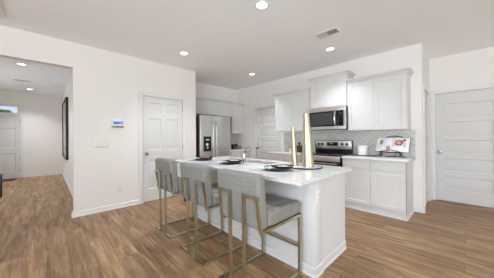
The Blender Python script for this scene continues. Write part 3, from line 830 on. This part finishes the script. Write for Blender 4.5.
# ---------------------------------------------------------------- place settings
def setting(x, y, which):
    g = 'place settings on the island'
    m = tag(MB().box(-.165, .165, -.22, .22, 0.0005, 0.0035, .001).build('placemat', PMAT), 'pale blue placemat %s' % which, 'placemat', 'placemats on the island')
    m.location = (x - .03, y, ZT)
    p = thing('dinner_plate', 'dark brown dinner plate %s' % which, 'plate', (x + .01, y, ZT + .0036), 0, 'dinner plates on the island')
    MB().lathe([(0, 0), (.075, 0), (.08, .004), (.125, .013), (.138, .02), (.139, .024), (.125, .017), (.08, .0085), (0, .007)], 48).build('dish', BROWNG, p)
    MB().lathe([(.126, .0186), (.137, .027), (.144, .032), (.146, .026), (.139, .0205)], 48).build('rim', BROWNG, p)
    b = thing('salad_bowl', 'shallow navy bowl on the plate %s' % which, 'bowl', (x + .03, y - .06, ZT + .0115), 0, 'bowls on the island')
    MB().lathe([(0, .0), (.045, 0), (.05, .004), (.088, .022), (.100, .040), (.097, .041), (.082, .026), (.045, .009), (0, .008)], 40).build('dish', NAVY, b)
    # folded napkin lying over the plate's edge and rumpled linen in the bowl
    def cloth(name, mtl, cx, cy, w_, d_, h_, seed, lab, cat, drop):
        rnd = random.Random(seed); mb = MB(); n = 14; ph = [rnd.uniform(0, 6) for _ in range(4)]
        vt = {}
        for lay in (0, 1):
            for i in range(n + 1):
                for j in range(n + 1):
                    a, c_ = i / n - .5, j / n - .5
                    zz = h_ * (0.55 + .25 * math.sin(9 * a + ph[0]) * math.cos(7 * c_ + ph[1]) + .2 * math.sin(15 * c_ + ph[2] + 4 * a)) * (1 - 1.2 * max(abs(a), abs(c_)) ** 2)
                    vt[lay, i, j] = mb.bm.verts.new((a * w_ + .006 * math.sin(8 * c_ + ph[3]), c_ * d_ + .006 * math.sin(9 * a), drop(a, c_) + (zz if lay else zz - .004)))
        for i in range(n):
            for j in range(n):
                for lay in (0, 1): mb.bm.faces.new((vt[lay, i, j], vt[lay, i + 1, j], vt[lay, i + 1, j + 1], vt[lay, i, j + 1]))
        for i in range(n):
            for (a, b_) in (((i, 0), (i + 1, 0)), ((i, n), (i + 1, n)), ((0, i), (0, i + 1)), ((n, i), (n, i + 1))):
                mb.bm.faces.new((vt[(0,) + a], vt[(0,) + b_], vt[(1,) + b_], vt[(1,) + a]))
        o = tag(mb.build(name, mtl, angle=60), lab, cat, 'napkins on the island'); o.location = (cx, cy, ZT); return o
    cloth('napkin', PRINT, x - .10, y + .05, .09, .13, .022, 3, 'teal and white printed napkin %s' % which, 'napkin', lambda a, c_: .026)
    cloth('napkin', BEIGE, x + .03, y - .06, .12, .13, .022, 5, 'rumpled beige napkin in the bowl %s' % which, 'napkin', lambda a, c_: .034)
setting(1.72, 1.345, 'beside the gold vases, nearest the camera')
setting(1.72, 2.11, 'beside the sink faucet, middle of three')
setting(1.72, 2.77, 'at the island end nearest the refrigerator')

# ---------------------------------------------------------------- tray with two gold vases
t = thing('round_tray', 'round white tray with navy rim under the two gold vases', 'tray', (2.10, 1.245, ZT))
MB().lathe([(0, .0005), (.165, .0005), (.182, .006), (.182, .012), (.165, .0095), (0, .0095)], 56).build('tray_top', CERAM, t)
MB().lathe([(.176, .0042), (.1835, .0045), (.189, .012), (.188, .0165), (.183, .0155), (.1825, .0125), (.1825, .006), (.176, .0042)], 56).build('rim', NAVY, t)
def vase(label, loc, h_, rb, rt_, shear):
    t = thing('gold_vase', label, 'vase', loc, 0, 'gold cone vases on the tray')
    MB().lathe([(0, 0.0005), (rb, 0.0005), (rb * 1.0, .004), (rt_, h_), (rt_ - .003, h_), (rb - .006, .02), (0, .02)], 40, shear=shear).build('cone', VASEG, t)
    return t
dl = (-.72, .69)
vase('tall gold cone-shaped vase on the round tray', (2.115, 1.215, ZT + .0095), 0.594, .066, .033, (dl[0] * .03, dl[1] * .03))
vase('shorter slim gold cone-shaped vase on the round tray, left of the tall one', (2.115, 1.385, ZT + .0095), 0.445, .042, .0195, (dl[0] * .045, dl[1] * .045))

# ---------------------------------------------------------------- right worktop: slab, canister, cookbook on its stand
tag(MB().box(4.02, 4.26, 1.04, 1.46, ZT + .0005, ZT + .013, .003).build('thin_dark_slab', SLABG), 'flat dark grey slab under the white canister beside the range', 'board')  # thin dark grey slab beneath the canister
t = thing('canister', 'white ceramic canister with lid on the worktop right of the range', 'canister', (4.15, 1.285, ZT + .0132))
MB().lathe([(0, 0), (.078, 0), (.084, .006), (.084, .145), (.080, .149), (0, .149)], 40).build('jar', CERAM, t)
MB().lathe([(0, .1495), (.085, .1495), (.086, .153), (.086, .163), (.08, .168), (0, .17)], 40).build('lid', CERAM, t)

bx, by = 4.15, 0.85
t = thing('cookbook_stand', 'black wrought-iron cookbook stand on the worktop', 'book stand', (bx, by, ZT), FX + R(-11))
m = MB(); W_ = 0.165
m.bar((-W_, 0, .078), (W_, 0, .078), .012, .012, ext=False)
m.tube([(-W_, -.03, .084), (-W_ * .6, -.034, .104), (-.06, -.036, .112), (0, -.036, .126), (.06, -.036, .112), (W_ * .6, -.034, .104), (W_, -.03, .084)], .006, 8)
for x in (-W_, W_): m.tube([(x, 0, .078), (x, -.03, .078), (x, -.03, .086)], .006, 8)
m.build('ledge', IRON, t)
m = MB()
lean = lambda z: .02 + (z - .078) * .42
m.tube([(-W_ * .8, lean(.3), .31), (-.1, lean(.335), .335), (0, lean(.35), .352), (.1, lean(.335), .335), (W_ * .8, lean(.3), .31)], .0065, 8)
for x in (-W_ * .8, W_ * .8): m.tube([(x, .0, .078), (x, lean(.31), .31)], .006, 8)
m.build('back_frame', IRON, t)
for sx in (-1, 1):
    m = MB(); x = sx * W_ * .92
    sp = [(x + .026 * math.cos(a + 1.6) * (1 - a / 14) * sx, .0 - .004 * a, .034 + .025 * math.sin(a + 1.6) * (1 - a / 14)) for a in [k * .5 for k in range(18)]]
    m.tube([(x, 0, .078)] + sp, .0075, 8); m.build('scroll_foot', IRON, t)
MB().tube([(0, lean(.3), .3), (0, .17, .16), (0, .19, .006), (.0, .16, .0065)], .005, 8).tube([(-.09, .03, .0065), (0, .19, .007), (.09, .03, .0065)], .0045, 8).tube([(W_ * .7, .01, .075), (W_ * 1.05, .03, .02), (W_ * 1.2, .02, .0065), (W_ * 1.05, .0, .006)], .004, 8).build('rear_prop', IRON, t)
bk = thing('cookbook', 'open cookbook with red flower pictures propped on the iron stand', 'book', (bx, by, ZT), FX + R(-11))
RX = Matrix.Translation((0, .008, .086)) @ Matrix.Rotation(R(-21), 4, 'X')
PW, PH = .246, .24
for sx in (-1, 1):
    m = MB(); prof = []
    n = 10
    for i in range(n + 1):
        u = i / n; prof.append((sx * u * PW, -.010 - .016 * math.sin(math.pi * min(1, u * 1.15)) ** .8 * (1 - .35 * u)))
    A = [m.bm.verts.new((x, y, 0)) for x, y in prof]; B = [m.bm.verts.new((x, y, PH)) for x, y in prof]
    C = [m.bm.verts.new((x, -.004, 0)) for x, y in prof]; D = [m.bm.verts.new((x, -.004, PH)) for x, y in prof]
    for i in range(n):
        for a, b in ((A, B), (C, D), (A, C), (B, D)): m.bm.faces.new((a[i], a[i + 1], b[i + 1], b[i]))
    m.bm.faces.new((A[0], B[0], D[0], C[0])); m.bm.faces.new((A[n], B[n], D[n], C[n]))
    pg = m.move(RX).build('page_block', PAGE, bk, angle=60)
    spots = ([(-.165, .165, .028, .045, ORANGEP), (-.045, .055, .032, .055, ORANGEP)] if sx < 0 else [(.10, .155, .06, .05, REDP), (.10, .155, .034, .028, PINKP), (.175, .20, .022, .022, REDP), (.185, .12, .018, .042, PINKP)])
    for k, (x, z, rx, rz_, mm) in enumerate(spots):
        u = abs(x) / PW; yb = -.010 - .016 * math.sin(math.pi * min(1, u * 1.15)) ** .8 * (1 - .35 * u)
        m = MB(); rnd = random.Random(k + sx * 5); nn = 18
        ring = [(x + rx * (1 + .2 * rnd.uniform(-1, 1)) * math.cos(2 * math.pi * i / nn), z + rz_ * (1 + .2 * rnd.uniform(-1, 1)) * math.sin(2 * math.pi * i / nn)) for i in range(nn)]
        def ypg(px):
            u = min(1, abs(px) / PW); return -.010 - .016 * math.sin(math.pi * min(1, u * 1.15)) ** .8 * (1 - .35 * u)
        c0 = m.bm.verts.new((x, ypg(x) - .0012 - k * .0003, z)); rv = [m.bm.verts.new((px, ypg(px) - .0012 - k * .0003, pz)) for px, pz in ring]
        for i in range(nn): m.bm.faces.new((c0, rv[i], rv[(i + 1) % nn]))
        m.move(RX).build('flower_picture', mm, pg)
m = MB().box(-PW - .006, PW + .006, -.0038, .0, -.004, PH + .005, .001).move(RX).build('cover', NAVY, bk)

# left worktop: black jar with ball lid, small wooden-lidded cup; corner worktop: jars
t = thing('black_canister', 'black canister with ball-knob lid seen between the gold vases', 'canister', (4.12, 2.58, ZT))
MB().lathe([(0, .0005), (.058, .0005), (.06, .004), (.06, .15), (.056, .156), (0, .156)], 28).build('jar', BLACKP, t)
MB().lathe([(0, .1565), (.012, .1565), (.012, .178), (.026, .188), (.032, .205), (.026, .224), (0, .234)], 24).build('lid_knob', BLACKP, t)
t = thing('black_canister', 'black canister mostly hidden behind the tall gold vase, beside the range', 'canister', (4.11, 2.362, ZT))
MB().lathe([(0, .0005), (.056, .0005), (.058, .004), (.058, .13), (.054, .136), (0, .136)], 28).build('jar', BLACKP, t)
MB().lathe([(0, .1365), (.012, .1365), (.012, .15), (.022, .158), (.026, .17), (.02, .184), (0, .19)], 24).build('lid_knob', BLACKP, t)
t = thing('wooden_lid_jar', 'small white jar with wooden lid on the worktop left of the short vase', 'jar', (4.12, 2.80, ZT))
MB().lathe([(0, .0005), (.05, .0005), (.052, .004), (.052, .09), (0, .09)], 28).build('jar', CERAM, t)
MB().lathe([(0, .0905), (.055, .0905), (.056, .1), (.056, .118), (0, .12)], 28).build('lid', WOODL, t)
for (x, y, lb) in ((4.03, 4.80, 'smoky jar with round black lid closest to the refrigerator'), (4.17, 4.80, 'smoky jar with round black lid, second from the refrigerator')):
    t = thing('lidded_jar', lb, 'jar', (x, y, ZT), 0, 'jars beside the refrigerator')
    MB().lathe([(0, .0005), (.05, .0005), (.052, .004), (.052, .075), (.04, .085), (0, .085)], 24).build('jar', JARG, t)
    MB().lathe([(0, .0855), (.036, .0855), (.05, .1), (.054, .122), (.042, .145), (0, .155)], 24).build('lid', BLACKP, t)
t = thing('black_mug', 'black mug on the corner worktop against the refrigerator side', 'mug', (3.945, 4.69, ZT))
MB().lathe([(0, .0005), (.036, .0005), (.04, .004), (.042, .085), (.038, .085), (.036, .008), (0, .008)], 24).build('cup', BLACKP, t)
MB().tube([(.038, 0, .07), (.062, 0, .066), (.068, 0, .045), (.058, 0, .026), (.038, 0, .02)], .006, 8).build('handle', BLACKP, t)
t = thing('glass_jar', 'low smoky glass jar at the right end of the corner worktop jars', 'jar', (4.295, 4.78, ZT))
MB().lathe([(0, .0005), (.05, .0005), (.055, .006), (.055, .07), (.045, .09), (.03, .095), (0, .096)], 24).build('jar', JARG, t)

# ---------------------------------------------------------------- hallway floor pieces
tag(MB().box(-1.45, -0.68, 9.28, 9.72, 0.0005, 0.012, .004).build('door_mat', BLACKP), 'black door mat in front of the front door', 'door mat')
t = thing('console_table', 'dark wooden console table cut off by the left edge of the photo', 'table', (-1.115, 6.665, 0))
MB().box(-.45, .45, -.17, .17, 0.46, 0.50, .006).build('table_top', DWOOD, t)
for sx in (-1, 1):
    for sy in (-1, 1): MB().box(sx * .42 - .022, sx * .42 + .022, sy * .14 - .022, sy * .14 + .022, 0.0, 0.459, .003).build('leg', DWOOD, t)

# tree seen through the glass over the front door
t = thing('leafy_tree', 'green tree outside, seen through the glass above the front door', 'tree', (-2.7, 17.5, -0.3))
m = MB(); rnd = random.Random(11)
for k in range(46):
    c = Vector((rnd.uniform(-1.9, 1.6) if k % 2 else .2 + k / 46 * 1.4, rnd.uniform(-.8, .8), 0)); rad = rnd.uniform(.25, .5); c.z = 3.22 - .5 * max(0, c.x - .9) - rad - (rnd.uniform(0, 1.2) if k % 2 else rnd.uniform(0, .15))
    bmesh.ops.create_icosphere(m.bm, subdivisions=2, radius=rad, matrix=Matrix.Translation(c))
for v in m.bm.verts: v.co += Vector((rnd.uniform(-1, 1), rnd.uniform(-1, 1), rnd.uniform(-1, 1))) * .09
m.build('foliage', LEAF, t, angle=20)
MB().tube([(0, 0, 0), (.04, .02, .9), (-.03, 0, 1.9)], [.14, .11, .08], 10).build('trunk', BARK, t)
struct(MB().box(-14, 12, YH + .25, 60, -0.5, -0.3).build('ground', mat('lawn', (96, 116, 70), 0.9, var=.3, scale=2)))
